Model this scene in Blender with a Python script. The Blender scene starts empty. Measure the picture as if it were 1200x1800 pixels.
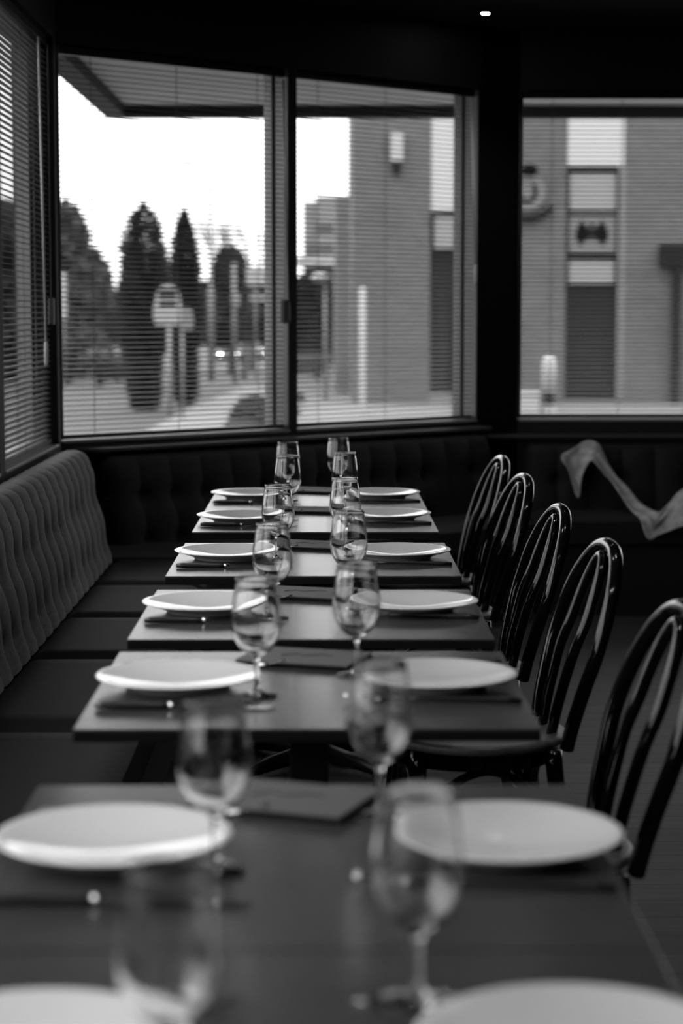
import bpy, bmesh, math, random
from mathutils import Vector, Matrix
random.seed(7)
S = bpy.context.scene
C = S.collection
PI = math.pi

# ------------------------------------------------------------------ camera
cam_d = bpy.data.cameras.new('camera'); cam = bpy.data.objects.new('camera', cam_d); C.objects.link(cam)
cam.location = (0, 0, 1.374)
cam.rotation_euler = (PI/2 - math.atan(352/3500), 0, -math.atan(30/3500))
cam_d.sensor_fit = 'VERTICAL'; cam_d.sensor_height = 36; cam_d.sensor_width = 24; cam_d.lens = 70
cam_d.clip_end = 1000; cam_d.clip_start = 0.05
cam_d.dof.use_dof = True; cam_d.dof.focus_distance = 5.2; cam_d.dof.aperture_fstop = 3.1
S.camera = cam

# ------------------------------------------------------------------ sky (standard overcast luminance, brighter overhead)
SKY_H = 2.5
w = bpy.data.worlds.new('overcast_sky'); S.world = w; w.use_nodes = True
nt = w.node_tree; nt.nodes.clear()
tc = nt.nodes.new('ShaderNodeTexCoord'); sx = nt.nodes.new('ShaderNodeSeparateXYZ')
mx = nt.nodes.new('ShaderNodeMath'); mx.operation = 'MAXIMUM'; mx.inputs[1].default_value = 0
ml = nt.nodes.new('ShaderNodeMath'); ml.operation = 'MULTIPLY_ADD'; ml.inputs[1].default_value = 2*SKY_H; ml.inputs[2].default_value = SKY_H
bg = nt.nodes.new('ShaderNodeBackground'); bg.inputs[0].default_value = (1, 1, 1, 1); wo = nt.nodes.new('ShaderNodeOutputWorld')
nt.links.new(tc.outputs['Generated'], sx.inputs[0]); nt.links.new(sx.outputs['Z'], mx.inputs[0])
nt.links.new(mx.outputs[0], ml.inputs[0]); nt.links.new(ml.outputs[0], bg.inputs['Strength']); nt.links.new(bg.outputs[0], wo.inputs[0])
w.cycles.sampling_method = 'MANUAL'; w.cycles.sample_map_resolution = 256

S.view_settings.view_transform = 'Standard'; S.view_settings.look = 'None'
S.view_settings.gamma = 1; S.view_settings.use_curve_mapping = False
S.view_settings.exposure = 0.0
cy = S.cycles
cy.max_bounces = 20; cy.transmission_bounces = 20; cy.glossy_bounces = 6; cy.diffuse_bounces = 5; cy.transparent_max_bounces = 40
cy.sample_clamp_indirect = 4.0; cy.caustics_refractive = True; cy.caustics_reflective = True

# ------------------------------------------------------------------ materials (everything is grey: a monochrome place)
def mat(name, v, rough=0.5, metal=0.0, noise=None, spec=0.5, bump=None, emit=None, coat=0.0, sheen=0.0):
    m = bpy.data.materials.new(name); m.use_nodes = True
    n = m.node_tree; b = n.nodes['Principled BSDF']
    b.inputs['Base Color'].default_value = (v, v, v, 1); b.inputs['Roughness'].default_value = rough
    b.inputs['Metallic'].default_value = metal; b.inputs['Specular IOR Level'].default_value = spec
    b.inputs['Coat Weight'].default_value = coat
    b.inputs['Sheen Weight'].default_value = sheen
    if noise:
        sc, amt, stretch = noise
        t = n.nodes.new('ShaderNodeTexCoord'); mp = n.nodes.new('ShaderNodeMapping'); mp.inputs['Scale'].default_value = stretch
        tx = n.nodes.new('ShaderNodeTexNoise'); tx.inputs['Scale'].default_value = sc; tx.inputs['Detail'].default_value = 5
        rp = n.nodes.new('ShaderNodeValToRGB')
        lo, hi = v*(1-amt), v*(1+amt)
        rp.color_ramp.elements[0].color = (lo, lo, lo, 1); rp.color_ramp.elements[1].color = (hi, hi, hi, 1)
        rp.color_ramp.elements[0].position = .3; rp.color_ramp.elements[1].position = .7
        n.links.new(t.outputs['Object'], mp.inputs[0]); n.links.new(mp.outputs[0], tx.inputs[0])
        n.links.new(tx.outputs[0], rp.inputs[0]); n.links.new(rp.outputs[0], b.inputs['Base Color'])
        if bump:
            bp = n.nodes.new('ShaderNodeBump'); bp.inputs['Strength'].default_value = bump; bp.inputs['Distance'].default_value = .003
            n.links.new(tx.outputs[0], bp.inputs['Height']); n.links.new(bp.outputs[0], b.inputs['Normal'])
    if emit:
        b.inputs['Emission Color'].default_value = (1, 1, 1, 1); b.inputs['Emission Strength'].default_value = emit
    return m

def brick_mat():
    m = bpy.data.materials.new('brick'); m.use_nodes = True; n = m.node_tree; b = n.nodes['Principled BSDF']
    t = n.nodes.new('ShaderNodeTexCoord'); sp = n.nodes.new('ShaderNodeSeparateXYZ'); ad = n.nodes.new('ShaderNodeMath'); ad.operation = 'ADD'
    cb = n.nodes.new('ShaderNodeCombineXYZ'); br = n.nodes.new('ShaderNodeTexBrick')
    br.inputs['Color1'].default_value = (.052,)*3+(1,); br.inputs['Color2'].default_value = (.072,)*3+(1,); br.inputs['Mortar'].default_value = (.095,)*3+(1,)
    br.inputs['Scale'].default_value = 1; br.inputs['Brick Width'].default_value = .24; br.inputs['Row Height'].default_value = .085; br.inputs['Mortar Size'].default_value = .008
    nz = n.nodes.new('ShaderNodeTexNoise'); nz.inputs['Scale'].default_value = .7; nz.inputs['Detail'].default_value = 4
    mixn = n.nodes.new('ShaderNodeMix'); mixn.data_type = 'RGBA'; mixn.blend_type = 'OVERLAY'; mixn.inputs['Factor'].default_value = .35
    n.links.new(t.outputs['Object'], sp.inputs[0]); n.links.new(sp.outputs['X'], ad.inputs[0]); n.links.new(sp.outputs['Y'], ad.inputs[1])
    n.links.new(ad.outputs[0], cb.inputs[0]); n.links.new(sp.outputs['Z'], cb.inputs[1]); n.links.new(cb.outputs[0], br.inputs['Vector'])
    n.links.new(t.outputs['Object'], nz.inputs['Vector'])
    bw = n.nodes.new('ShaderNodeRGBToBW'); n.links.new(nz.outputs['Color'], bw.inputs[0])
    n.links.new(br.outputs['Color'], mixn.inputs['A']); n.links.new(bw.outputs[0], mixn.inputs['B']); n.links.new(mixn.outputs['Result'], b.inputs['Base Color'])
    b.inputs['Roughness'].default_value = .9
    return m

def floor_mat():
    m = bpy.data.materials.new('dark_timber_floor'); m.use_nodes = True; n = m.node_tree; b = n.nodes['Principled BSDF']
    t = n.nodes.new('ShaderNodeTexCoord'); br = n.nodes.new('ShaderNodeTexBrick')
    br.inputs['Color1'].default_value = (.042,)*3+(1,); br.inputs['Color2'].default_value = (.058,)*3+(1,); br.inputs['Mortar'].default_value = (.02,)*3+(1,)
    br.inputs['Scale'].default_value = 1; br.inputs['Brick Width'].default_value = 1.4; br.inputs['Row Height'].default_value = .13; br.inputs['Mortar Size'].default_value = .003
    mp = n.nodes.new('ShaderNodeMapping'); mp.inputs['Scale'].default_value = (2.5, 22, 1)
    nz = n.nodes.new('ShaderNodeTexNoise'); nz.inputs['Scale'].default_value = 2.2; nz.inputs['Detail'].default_value = 6; nz.inputs['Roughness'].default_value = .65
    mixn = n.nodes.new('ShaderNodeMix'); mixn.data_type = 'RGBA'; mixn.blend_type = 'OVERLAY'; mixn.inputs['Factor'].default_value = .8
    bw = n.nodes.new('ShaderNodeRGBToBW')
    n.links.new(t.outputs['Object'], br.inputs['Vector']); n.links.new(t.outputs['Object'], mp.inputs[0]); n.links.new(mp.outputs[0], nz.inputs['Vector'])
    n.links.new(nz.outputs['Color'], bw.inputs[0]); n.links.new(br.outputs['Color'], mixn.inputs['A']); n.links.new(bw.outputs[0], mixn.inputs['B'])
    n.links.new(mixn.outputs['Result'], b.inputs['Base Color']); b.inputs['Roughness'].default_value = .6; b.inputs['Specular IOR Level'].default_value = .15
    return m

def pane_mat():
    m = bpy.data.materials.new('window_glass'); m.use_nodes = True; n = m.node_tree; n.nodes.clear()
    tr = n.nodes.new('ShaderNodeBsdfTransparent'); tr.inputs[0].default_value = (.97, .97, .97, 1)
    gl = n.nodes.new('ShaderNodeBsdfGlossy'); gl.inputs['Roughness'].default_value = 0.0
    fr = n.nodes.new('ShaderNodeFresnel'); fr.inputs['IOR'].default_value = 1.5
    mi = n.nodes.new('ShaderNodeMixShader'); o = n.nodes.new('ShaderNodeOutputMaterial')
    ge = n.nodes.new('ShaderNodeNewGeometry'); io = n.nodes.new('ShaderNodeMapRange')   # same reflectance from either face of the thin pane
    io.inputs['To Min'].default_value = 1.5; io.inputs['To Max'].default_value = 1/1.5
    n.links.new(ge.outputs['Backfacing'], io.inputs['Value']); n.links.new(io.outputs[0], fr.inputs['IOR'])
    n.links.new(fr.outputs[0], mi.inputs[0]); n.links.new(tr.outputs[0], mi.inputs[1]); n.links.new(gl.outputs[0], mi.inputs[2]); n.links.new(mi.outputs[0], o.inputs[0])
    return m

def glass_mat():
    m = bpy.data.materials.new('clear_glass'); m.use_nodes = True; n = m.node_tree; n.nodes.clear()
    g = n.nodes.new('ShaderNodeBsdfGlass'); g.inputs['IOR'].default_value = 1.5; g.inputs['Roughness'].default_value = 0; g.inputs['Color'].default_value = (.98, .98, .98, 1)
    o = n.nodes.new('ShaderNodeOutputMaterial'); n.links.new(g.outputs[0], o.inputs[0]); return m

M = dict(
    dark_wall=mat('dark_wall', 0.0070, .7), ceiling=mat('black_ceiling', .012, .9), sill=mat('satin_sill', 0.3000, .35),
    frame=mat('grey_aluminium', .13, .4), black=mat('black_metal', 0.0060, .45), floor=floor_mat(),
    slat=mat('blind_slat', 0.0850, .45), cord=mat('blind_cord', .10, .8), wand=mat('clear_grey_plastic', .55, .2), box=mat('grey_plastic', .10, .4),
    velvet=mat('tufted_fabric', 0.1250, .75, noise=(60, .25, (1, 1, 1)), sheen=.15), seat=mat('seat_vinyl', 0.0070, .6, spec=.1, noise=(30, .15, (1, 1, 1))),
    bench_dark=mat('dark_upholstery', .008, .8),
    ledge=mat('satin_ledge', .06, .4), matte=mat('matte_black', .004, .9, spec=.1),
    base=mat('bench_base', .01, .6), top=mat('table_laminate', 0.0380, .235, noise=(140, .10, (1, 1, 1)), spec=.45), edge=mat('black_edging', 0.0040, .8, spec=.15),
    china=mat('white_porcelain', 0.6400, .07), steel=mat('polished_steel', .55, .14, metal=1.0), handle=mat('dark_handle', .015, .3),
    menu=mat('dark_grey_card', 0.0750, .6), menu_line=mat('menu_print', .016, .6), wood=mat('black_lacquered_wood', .003, .09, spec=.34), seatwood=mat('dark_veneer', 0.1300, .35, noise=(9, .35, (1, 8, 1))),
    cloth=mat('grey_wool', 0.5000, .9, noise=(25, .3, (1, 1, 1))), trim=mat('lamp_trim', .02, .4), bulb=mat('lamp_glow', .8, .5, emit=90),
    pane=pane_mat(), glass=glass_mat(), brick=brick_mat(),
    asphalt=mat('asphalt', 0.0197, .9, noise=(1.5, .12, (1, .3, 1))), paving=mat('paving', 0.1104, .9, noise=(2, .1, (1, 1, 1))), soil=mat('soil', 0.0136, .9, spec=0.1),
    white_panel=mat('white_panel', 0.3091, .5), light_panel=mat('light_panel', 0.1616, .5), mid_panel=mat('mid_panel', 0.0904, .5), dark_glass=mat('dark_glazing', .008, .3, spec=.08),
    dark_bar=mat('dark_bar', 0.0090, .5, spec=0.05), pale_strip=mat('pale_strip', 0.1086, .6), emblem=mat('emblem_black', 0.0030, .8, spec=0.03), beige=mat('pale_render', 0.1408, .9), beige_dark=mat('render_window', 0.0472, .3),
    white=mat('white_paint', 0.2520, .5), sign=mat('sign_face', 0.1760, .5), grey_post=mat('galvanised_post', 0.1200, .5), foliage=mat('dark_foliage', 0.0170, .8, spec=0.1, noise=(3, .5, (1, 1, 1))),
    foliage2=mat('mid_foliage', 0.0340, .85, spec=0.15, noise=(3, .5, (1, 1, 1))), foliage3=mat('pale_foliage', 0.0368, .85, noise=(3, .4, (1, 1, 1))), bark=mat('bark', 0.0168, .9, spec=0.1), soffit=mat('soffit_board', 0.5500, .8),
    fascia=mat('fascia_paint', 0.0200, .6, spec=0.1), car=mat('car_paint', 0.0400, .25), car2=mat('car_paint_dark', 0.0168, .25), tyre=mat('tyre', .01, .8, spec=0.1), headlamp=mat('headlamp_glow', .9, .3, emit=14), headlamp2=mat('headlamp_dim', .9, .3, emit=4.0), lamp_face=mat('street_lamp_face', 0.2520, .4),
)

# ------------------------------------------------------------------ helpers
def link(name, me, m, parent=None, smooth=False):
    o = bpy.data.objects.new(name, me); C.objects.link(o)
    if m is not None and not me.materials: me.materials.append(m)
    if parent: o.parent = parent
    if smooth:
        for p in me.polygons: p.use_smooth = True
    return o

def pyd(name, v, f, m, parent=None, smooth=False):
    me = bpy.data.meshes.new(name); me.from_pydata([tuple(p) for p in v], [], f); me.update()
    return link(name, me, m, parent, smooth)

class MB:
    def __init__(s): s.v = []; s.f = []
    def box(s, x0, x1, y0, y1, z0, z1):
        n = len(s.v)
        s.v += [(x0,y0,z0),(x1,y0,z0),(x1,y1,z0),(x0,y1,z0),(x0,y0,z1),(x1,y0,z1),(x1,y1,z1),(x0,y1,z1)]
        s.f += [tuple(n+i for i in q) for q in ((0,3,2,1),(4,5,6,7),(0,1,5,4),(1,2,6,5),(2,3,7,6),(3,0,4,7))]
        return s
    def prism(s, pts, z0, z1):
        n = len(s.v); k = len(pts)
        s.v += [(x, y, z0) for x, y in pts] + [(x, y, z1) for x, y in pts]
        s.f += [tuple(n+i for i in reversed(range(k))), tuple(n+k+i for i in range(k))]
        s.f += [(n+i, n+(i+1) % k, n+k+(i+1) % k, n+k+i) for i in range(k)]
        return s
    def tube(s, path, r, seg=10, closed=False, cap=True):
        P = [Vector(p) for p in path]; k = len(P); n0 = len(s.v)
        R = r if isinstance(r, (list, tuple)) else [r]*k
        prev = None; frame = None
        for i in range(k):
            a = P[(i-1) % k] if (closed or i > 0) else P[i]; b = P[(i+1) % k] if (closed or i < k-1) else P[i]
            t = (b-a).normalized()
            if frame is None:
                u = t.orthogonal().normalized()
            else:
                u = (frame - t*frame.dot(t)).normalized()
            frame = u; q = t.cross(u)
            for j in range(seg):
                an = 2*PI*j/seg; s.v.append(tuple(P[i] + (u*math.cos(an)+q*math.sin(an))*R[i]))
        for i in range(k if closed else k-1):
            for j in range(seg):
                a = n0+i*seg+j; b = n0+i*seg+(j+1) % seg; i2 = (i+1) % k
                s.f.append((a, b, n0+i2*seg+(j+1) % seg, n0+i2*seg+j))
        if cap and not closed:
            s.f.append(tuple(n0+j for j in reversed(range(seg)))); s.f.append(tuple(n0+(k-1)*seg+j for j in range(seg)))
        return s
    def lathe(s, prof, seg=48, cx=0, cy=0):
        n0 = len(s.v); k = len(prof); rings = []
        for r, z in prof:
            if r < 1e-6: rings.append([len(s.v)]); s.v.append((cx, cy, z))
            else:
                rings.append(list(range(len(s.v), len(s.v)+seg)))
                s.v += [(cx+r*math.cos(2*PI*j/seg), cy+r*math.sin(2*PI*j/seg), z) for j in range(seg)]
        for i in range(k-1):
            A, B = rings[i], rings[i+1]
            for j in range(seg):
                j2 = (j+1) % seg
                if len(A) == 1 and len(B) == 1: continue
                if len(A) == 1: s.f.append((A[0], B[j2], B[j]))
                elif len(B) == 1: s.f.append((A[j], A[j2], B[0]))
                else: s.f.append((A[j], A[j2], B[j2], B[j]))
        return s
    def build(s, name, m, parent=None, smooth=False, bevel=0, auto=False):
        o = pyd(name, s.v, s.f, m, parent, smooth)
        if bevel:
            b = o.modifiers.new('bevel', 'BEVEL'); b.width = bevel; b.segments = 2; b.limit_method = 'ANGLE'
        if auto:
            bm = bmesh.new(); bm.from_mesh(o.data)
            for e in bm.edges:
                if len(e.link_faces) == 2 and e.calc_face_angle(0) > math.radians(40): e.smooth = False
            for f_ in bm.faces: f_.smooth = True
            bm.to_mesh(o.data); bm.free()
        return o

def tag(o, label, cat, group=None, kind=None):
    o['label'] = label; o['category'] = cat
    if group: o['group'] = group
    if kind: o['kind'] = kind
    return o

def struct(o, label, cat):
    o['kind'] = 'structure'; o['label'] = label; o['category'] = cat
    return o

def empty(name, loc=(0, 0, 0), rz=0):
    o = bpy.data.objects.new(name, None); C.objects.link(o); o.location = loc; o.rotation_euler = (0, 0, rz); o.empty_display_size = .1
    return o

def copy_tree(o, parent=None):
    c = o.copy(); C.objects.link(c); c.parent = parent
    for ch in list(o.children): copy_tree(ch, c)
    return c

def cat_rom(pts, n):
    P = [Vector(p) for p in pts]; out = []
    P = [P[0]*2-P[1]] + P + [P[-1]*2-P[-2]]
    for i in range(1, len(P)-2):
        for j in range(n):
            t = j/n; a, b, c, d = P[i-1], P[i], P[i+1], P[i+2]
            out.append(.5*((2*b)+(-a+c)*t+(2*a-5*b+4*c-d)*t*t+(-a+3*b-3*c+d)*t**3))
    out.append(P[-2]); return out

# ------------------------------------------------------------------ the room
HEAD, SILL, CEIL, WT = 2.415, .857, 2.70, .16
LX = -1.03
A = Vector((-1.045, 7.90)); B = Vector((.74, 9.50)); CH = (B-A).length; TH = math.atan2(B.y-A.y, B.x-A.x)
UX = (B-A)/CH; NX = Vector((-UX.y, UX.x))
def chp(t, n): return tuple(A + UX*t + NX*n)
W3 = 9.55

struct(MB().box(-1.3, 5.2, -2.7, 10, -.12, 0).build('floor', M['floor']), 'dark timber floor of the dining room', 'floor')
struct(MB().prism([(-1.2, -2.7), (5.2, -2.7), (5.2, 9.72), (.66, 9.72), (-1.2, 8.05)], CEIL, CEIL+.1).build('ceiling', M['ceiling']), 'flat black ceiling of the dining room', 'ceiling')
# left wall, local: u = +Y, outward = -X
left_open = [(.45, 1.85), (1.98, 3.38), (3.51, 4.91), (5.04, 6.32), (6.42, 7.72)]
b = MB().box(LX-WT, LX, -2.7, 7.78, 0, SILL).box(LX-WT, LX, -2.7, 7.78, HEAD, CEIL)
ed = [-2.7]+[e for w_ in left_open for e in w_]+[7.78]
for i in range(0, len(ed), 2): b.box(LX-WT, LX, ed[i], ed[i+1], SILL, HEAD)
struct(b.build('wall_left', M['dark_wall']), 'dark window wall behind the tufted bench', 'wall')
b = MB()
for n0, n1 in ((0, WT),):
    for t0, t1, z0, z1 in ((0, CH, 0, SILL), (0, CH, HEAD, CEIL), (1.20, 1.2425, SILL, HEAD)):
        b.prism([chp(t0, 0), chp(t1, 0), chp(t1, WT), chp(t0, WT)], z0, z1)
struct(b.build('wall_corner', M['dark_wall']), 'dark diagonal wall across the room corner with two windows', 'wall')
b = MB().box(.925, 5.2, W3, W3+WT, 0, SILL).box(.925, 5.2, W3, W3+WT, HEAD, CEIL).box(2.62, 2.75, W3, W3+WT, SILL, HEAD).box(4.45, 5.2, W3, W3+WT, SILL, HEAD)
struct(b.build('wall_back', M['dark_wall']), 'dark far wall with windows facing the brick building', 'wall')
struct(MB().box(5.0, 5.2, -2.7, W3, 0, CEIL).build('wall_right', M['dark_wall']), 'dark side wall of the dining room', 'wall')
struct(MB().box(LX, 5.0, -2.7, -2.5, 0, CEIL).build('wall_front', M['dark_wall']), 'dark wall at the near end of the dining room', 'wall')
struct(MB().prism([(LX, 7.78), (-1.045, 7.90), chp(0, WT), (LX-WT, 8.02), (LX-WT, 7.78)], 0, CEIL).build('trim_1', M['matte']), 'black corner post between the slanting blind and the street window', 'post')
struct(MB().prism([(.74, 9.5), (.925, W3), (.925, W3+WT), chp(CH, WT)], 0, CEIL).build('trim_2', M['matte']), 'broad black corner post between the two rear window walls', 'post')

struct(MB().prism([chp(.13, -.115), chp(CH-.03, -.115), chp(CH, 0), chp(.02, 0)], .818, .834).build('trim_3', M['ledge'], bevel=.003), 'thin satin ledge under the two street windows', 'ledge')
struct(MB().box(.76, 5.0, W3-.10, W3, .775, .790).build('trim_4', M['ledge'], bevel=.003), 'thin dark ledge under the right window', 'ledge')

# windows and their blinds. local x along the wall, local y outward
def window(name, origin, rz, u0, u1, label, lining='frame'):
    e = empty(name, origin, rz); struct(e, label, 'window')
    for (a0, a1, z0, z1) in ((u0, u0+.016, SILL, HEAD), (u1-.016, u1, SILL, HEAD), (u0+.016, u1-.016, SILL, SILL+.02), (u0+.016, u1-.016, HEAD-.02, HEAD)):
        MB().box(a0, a1, .095, .15, z0, z1).build('frame_bar', M['frame'], e, bevel=.003)
    for (a0, a1) in ((u0, u0+.006), (u1-.006, u1)):
        MB().box(a0, a1, .004, .085, SILL+.01, HEAD).build('reveal_lining', M[lining], e)
    MB().box(u0, u1, -.004, .095, SILL-.006, SILL+.006).build('window_sill', M['sill'], e, bevel=.003)
    MB().box(u0+.016, u1-.016, .120, .126, SILL+.02, HEAD-.02).build('pane', M['pane'], e)
    return e

slat_cache = {}
def blind(origin, rz, u0, u1, label, wand_u, ladders, wand_h=1.02, tilt=9, pull_u=None, wand_lean=.02):
    e = empty('venetian_blind', origin, rz); tag(e, label, 'blind', 'venetian blinds in the dining room windows')
    yc = .038; L = u1-u0-.02
    MB().box(u0+.008, u1-.008, yc-.016, yc+.016, HEAD-.036, HEAD-.002).build('headrail', M['black'], e, bevel=.002)
    top, bot = HEAD-.05, SILL+.042
    n = int(round((top-bot)/.0205))
    key = round(L, 3)
    if key not in slat_cache:
        v = []; f = []; K = 5; W_ = .0125
        for side, off in ((0, 0), (1, -.0008)):
            for x in (-L/2, L/2):
                for k in range(K):
                    y = -W_+2*W_*k/(K-1); v.append((x, y, .0022*(1-(y/W_)**2)+off))
        for k in range(K-1):
            f.append((k, K+k, K+k+1, k+1)); f.append((2*K+k+1, 3*K+k+1, 3*K+k, 2*K+k))
        f.append((0, 2*K, 3*K, K)); f.append((K-1, 2*K-1, 4*K-1, 3*K-1))
        me = bpy.data.meshes.new('slat'); me.from_pydata(v, [], f); me.update(); me.materials.append(M['slat']); slat_cache[key] = me
    me = slat_cache[key]
    for i in range(n):
        o = bpy.data.objects.new('slat', me); C.objects.link(o); o.parent = e
        o.location = ((u0+u1)/2, yc, bot+.0205*i+random.uniform(-.0006, .0006)); o.rotation_euler = (math.radians(tilt+random.uniform(-1, 1)), 0, 0)
    MB().box(u0+.012, u1-.012, yc-.013, yc+.013, SILL+.012, SILL+.028).build('bottom_rail', M['box'], e, bevel=.002)
    for lu in ladders:
        MB().tube([(lu-.006, yc-.013, HEAD-.03), (lu-.006, yc-.013, SILL+.02)], .0009, 5).tube([(lu+.006, yc+.013, HEAD-.03), (lu+.006, yc+.013, SILL+.02)], .0009, 5).build('ladder_cord', M['cord'], e)
    if wand_u is not None:
        wz = HEAD-.05
        wd = MB().tube([(wand_u, .004, wz), (wand_u+wand_lean, -.004, wz-wand_h)], .0042, 8).build('tilt_wand', M['wand'], e, smooth=True)
        MB().lathe([(0, .03), (.006, .028), (.0075, .01), (.0075, -.05), (.005, -.06), (0, -.062)], 12).build('wand_grip', M['wand'], wd, smooth=True).location = (wand_u+wand_lean, -.004, wz-wand_h)
    if pull_u is not None:
        MB().tube([(pull_u, 0, HEAD-.05), (pull_u, 0, HEAD-1.0)], .0012, 6).build('pull_cord', M['cord'], e)
        MB().prism([(pull_u-.018, -.012), (pull_u+.018, -.012), (pull_u+.024, .008), (pull_u-.024, .008)], HEAD-1.09, HEAD-.99).build('cord_weight', M['box'], e, bevel=.004)
    return e

LO = (LX, 0, 0); CO = (A.x, A.y, 0); RO = (0, W3, 0)
window('window_1', CO, TH, .01, 1.20, 'street window left of the mullion, conifers and signpost outside')
window('window_2', CO, TH, 1.2425, 2.38, 'street window right of the mullion, with the brick tower outside')
window('window_3', RO, 0, .935, 2.62, 'window right of the broad corner post, facing the building emblem', 'matte')
window('window_4', RO, 0, 2.75, 4.45, 'window farthest right in the far wall')
for i, (a, b_) in enumerate(left_open):
    lab = ['window in the left wall nearest the camera', 'window in the left wall, second from the camera', 'window in the left wall, third from the camera', 'window in the left wall, fourth from the camera', 'window in the left wall next to the corner post'][i]
    window('window_%d' % (5+i), LO, PI/2, a, b_, lab, 'matte')
blind(CO, TH, .01, 1.20, 'open venetian blind over the conifers, left of the mullion', 1.17, (.19, .62, 1.055), wand_h=.98, pull_u=1.175)
blind(CO, TH, 1.2425, 2.38, 'open venetian blind in front of the brick tower, right of the mullion', 2.33, (1.40, 1.81, 2.25), wand_h=.80, wand_lean=.03)
blind(RO, 0, .935, 2.62, 'open venetian blind right of the broad corner post', None, (1.085, 1.415, 1.73, 2.3), wand_h=.9)
blind(LO, PI/2, 6.42, 7.72, 'slanting venetian blind at the left edge beside the corner post', 7.35, (6.6, 7.05, 7.5), wand_h=1.13, pull_u=7.56, wand_lean=.03)
for (a, b_), lab in zip(left_open[3:4], ('beside the slanting one',)):
    blind(LO, PI/2, a, b_, 'venetian blind in the left wall, %s' % lab, None, (a+.16, (a+b_)/2, b_-.16))

# ------------------------------------------------------------------ banquette benches
def tuft_mesh(length, pitch=.15, seg=12, deep=1.0):
    n = int(length/pitch); pitch = length/n; v = []; f = []
    prof = [(-.232, .44), (-.235, .47)] + [(-.232+.07*k/22, .48+.32*k/22) for k in range(1, 23)]
    prof += [(-.158, .815), (-.151, .832), (-.140, .846), (-.122, .856), (-.10, .861), (-.07, .860), (-.045, .852), (-.03, .838), (-.03, .44)]
    R = len(prof); cols = n*seg+1
    for i in range(cols):
        u = i*pitch/seg; ph = (u/pitch) % 1.0
        near_v = min(ph, 1-ph)
        for k, (y, z) in enumerate(prof):
            rib = math.sin(PI*ph)**.6
            amp = .022 if .46 < z < .845 and y < -.12 else (.016 if y < -.08 and z > .5 else .004)
            d = amp*(rib-1)
            for zr in (.69, .515):
                g = math.exp(-((near_v*pitch/.035)**2) - ((z-zr)/.035)**2); d -= (.034 if int(round(u/pitch)) % 4 else .004)*g
                d += .010*math.exp(-(((.5-near_v)*pitch/.05)**2) - ((z-zr)/.09)**2) * (-.6)
            d += .006*math.sin((z-.515)/.175*PI)**2*rib if z < .8 else 0
            e_ = min(u, length-u); rnd = .05*(1-min(1, e_/.05))**2
            yy = y - d*deep
            v.append((u, min(yy+rnd, -.03 if k < R-2 else yy), z - rnd*.5*(1 if z > .7 else 0)))
    for i in range(cols-1):
        for k in range(R-1):
            a = i*R+k; f.append((a, a+R, a+R+1, a+1))
    f.append(tuple(range(R))); f.append(tuple((cols-1)*R+k for k in reversed(range(R))))
    return v, f

def cushion(u0, u1, y0, y1, z0, z1):
    nx, ny = 14, 10
    mb = MB()
    def P(i, j, top):
        a, c = i/nx, j/ny
        e_ = min(a, 1-a)*(u1-u0); g = min(c, 1-c)*(y1-y0); q = min(e_, g)
        dz = .022*(1-min(1, q/.05))**2 if top else 0
        return (u0+a*(u1-u0), y0+c*(y1-y0), (z1-dz) if top else z0)
    for j in range(ny+1):
        for i in range(nx+1): mb.v.append(P(i, j, True))
    k = nx+1
    for j in range(ny):
        for i in range(nx): a = j*k+i; mb.f.append((a, a+1, a+1+k, a+k))
    n0 = len(mb.v); ring = [(i, 0) for i in range(nx)]+[(nx, j) for j in range(ny)]+[(i, ny) for i in range(nx, 0, -1)]+[(0, j) for j in range(ny, 0, -1)]
    for i, j in ring: mb.v.append(P(i, j, False))
    for q in range(len(ring)):
        i, j = ring[q]; i2, j2 = ring[(q+1) % len(ring)]
        mb.f.append((j2*k+i2, j*k+i, n0+q, n0+(q+1) % len(ring)))
    mb.f.append(tuple(n0+q for q in reversed(range(len(ring)))))
    return mb

# left bench: along the left wall
lb = empty('banquette_bench', (LX, 0, 0), PI/2)
tag(lb, 'tufted grey banquette bench along the left wall below the slanting blind', 'bench')
U0 = .55
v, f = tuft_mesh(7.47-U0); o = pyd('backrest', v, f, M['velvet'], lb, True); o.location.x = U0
seams = [U0, 1.6, 2.53, 3.46, 4.39, 5.32, 6.03, 6.75, 7.46]
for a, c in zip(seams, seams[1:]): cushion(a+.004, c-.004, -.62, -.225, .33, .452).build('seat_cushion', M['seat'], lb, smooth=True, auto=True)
MB().box(U0, 7.46, -.56, -.03, 0, .33).build('base', M['base'], lb)
# corner bench: along the diagonal wall
cb = empty('banquette_bench', CO, TH); tag(cb, 'dark banquette bench under the two street windows at the far end', 'bench')
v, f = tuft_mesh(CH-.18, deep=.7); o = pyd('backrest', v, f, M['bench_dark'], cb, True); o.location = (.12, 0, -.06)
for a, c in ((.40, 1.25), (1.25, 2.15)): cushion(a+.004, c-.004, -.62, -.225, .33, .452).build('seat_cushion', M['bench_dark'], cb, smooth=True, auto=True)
MB().box(.40, 2.15, -.56, -.03, 0, .33).build('base', M['base'], cb)
inv = Matrix.Rotation(-TH, 2)
cw = [inv @ (Vector(p)-A) for p in ((-.99, 7.48), (-.42, 7.48), (-.345, 7.69), (-.75, 8.12), (-.985, 7.9))]
MB().prism([tuple(p) for p in cw], 0, .452).build('corner_seat', M['bench_dark'], cb, bevel=.01)
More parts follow.
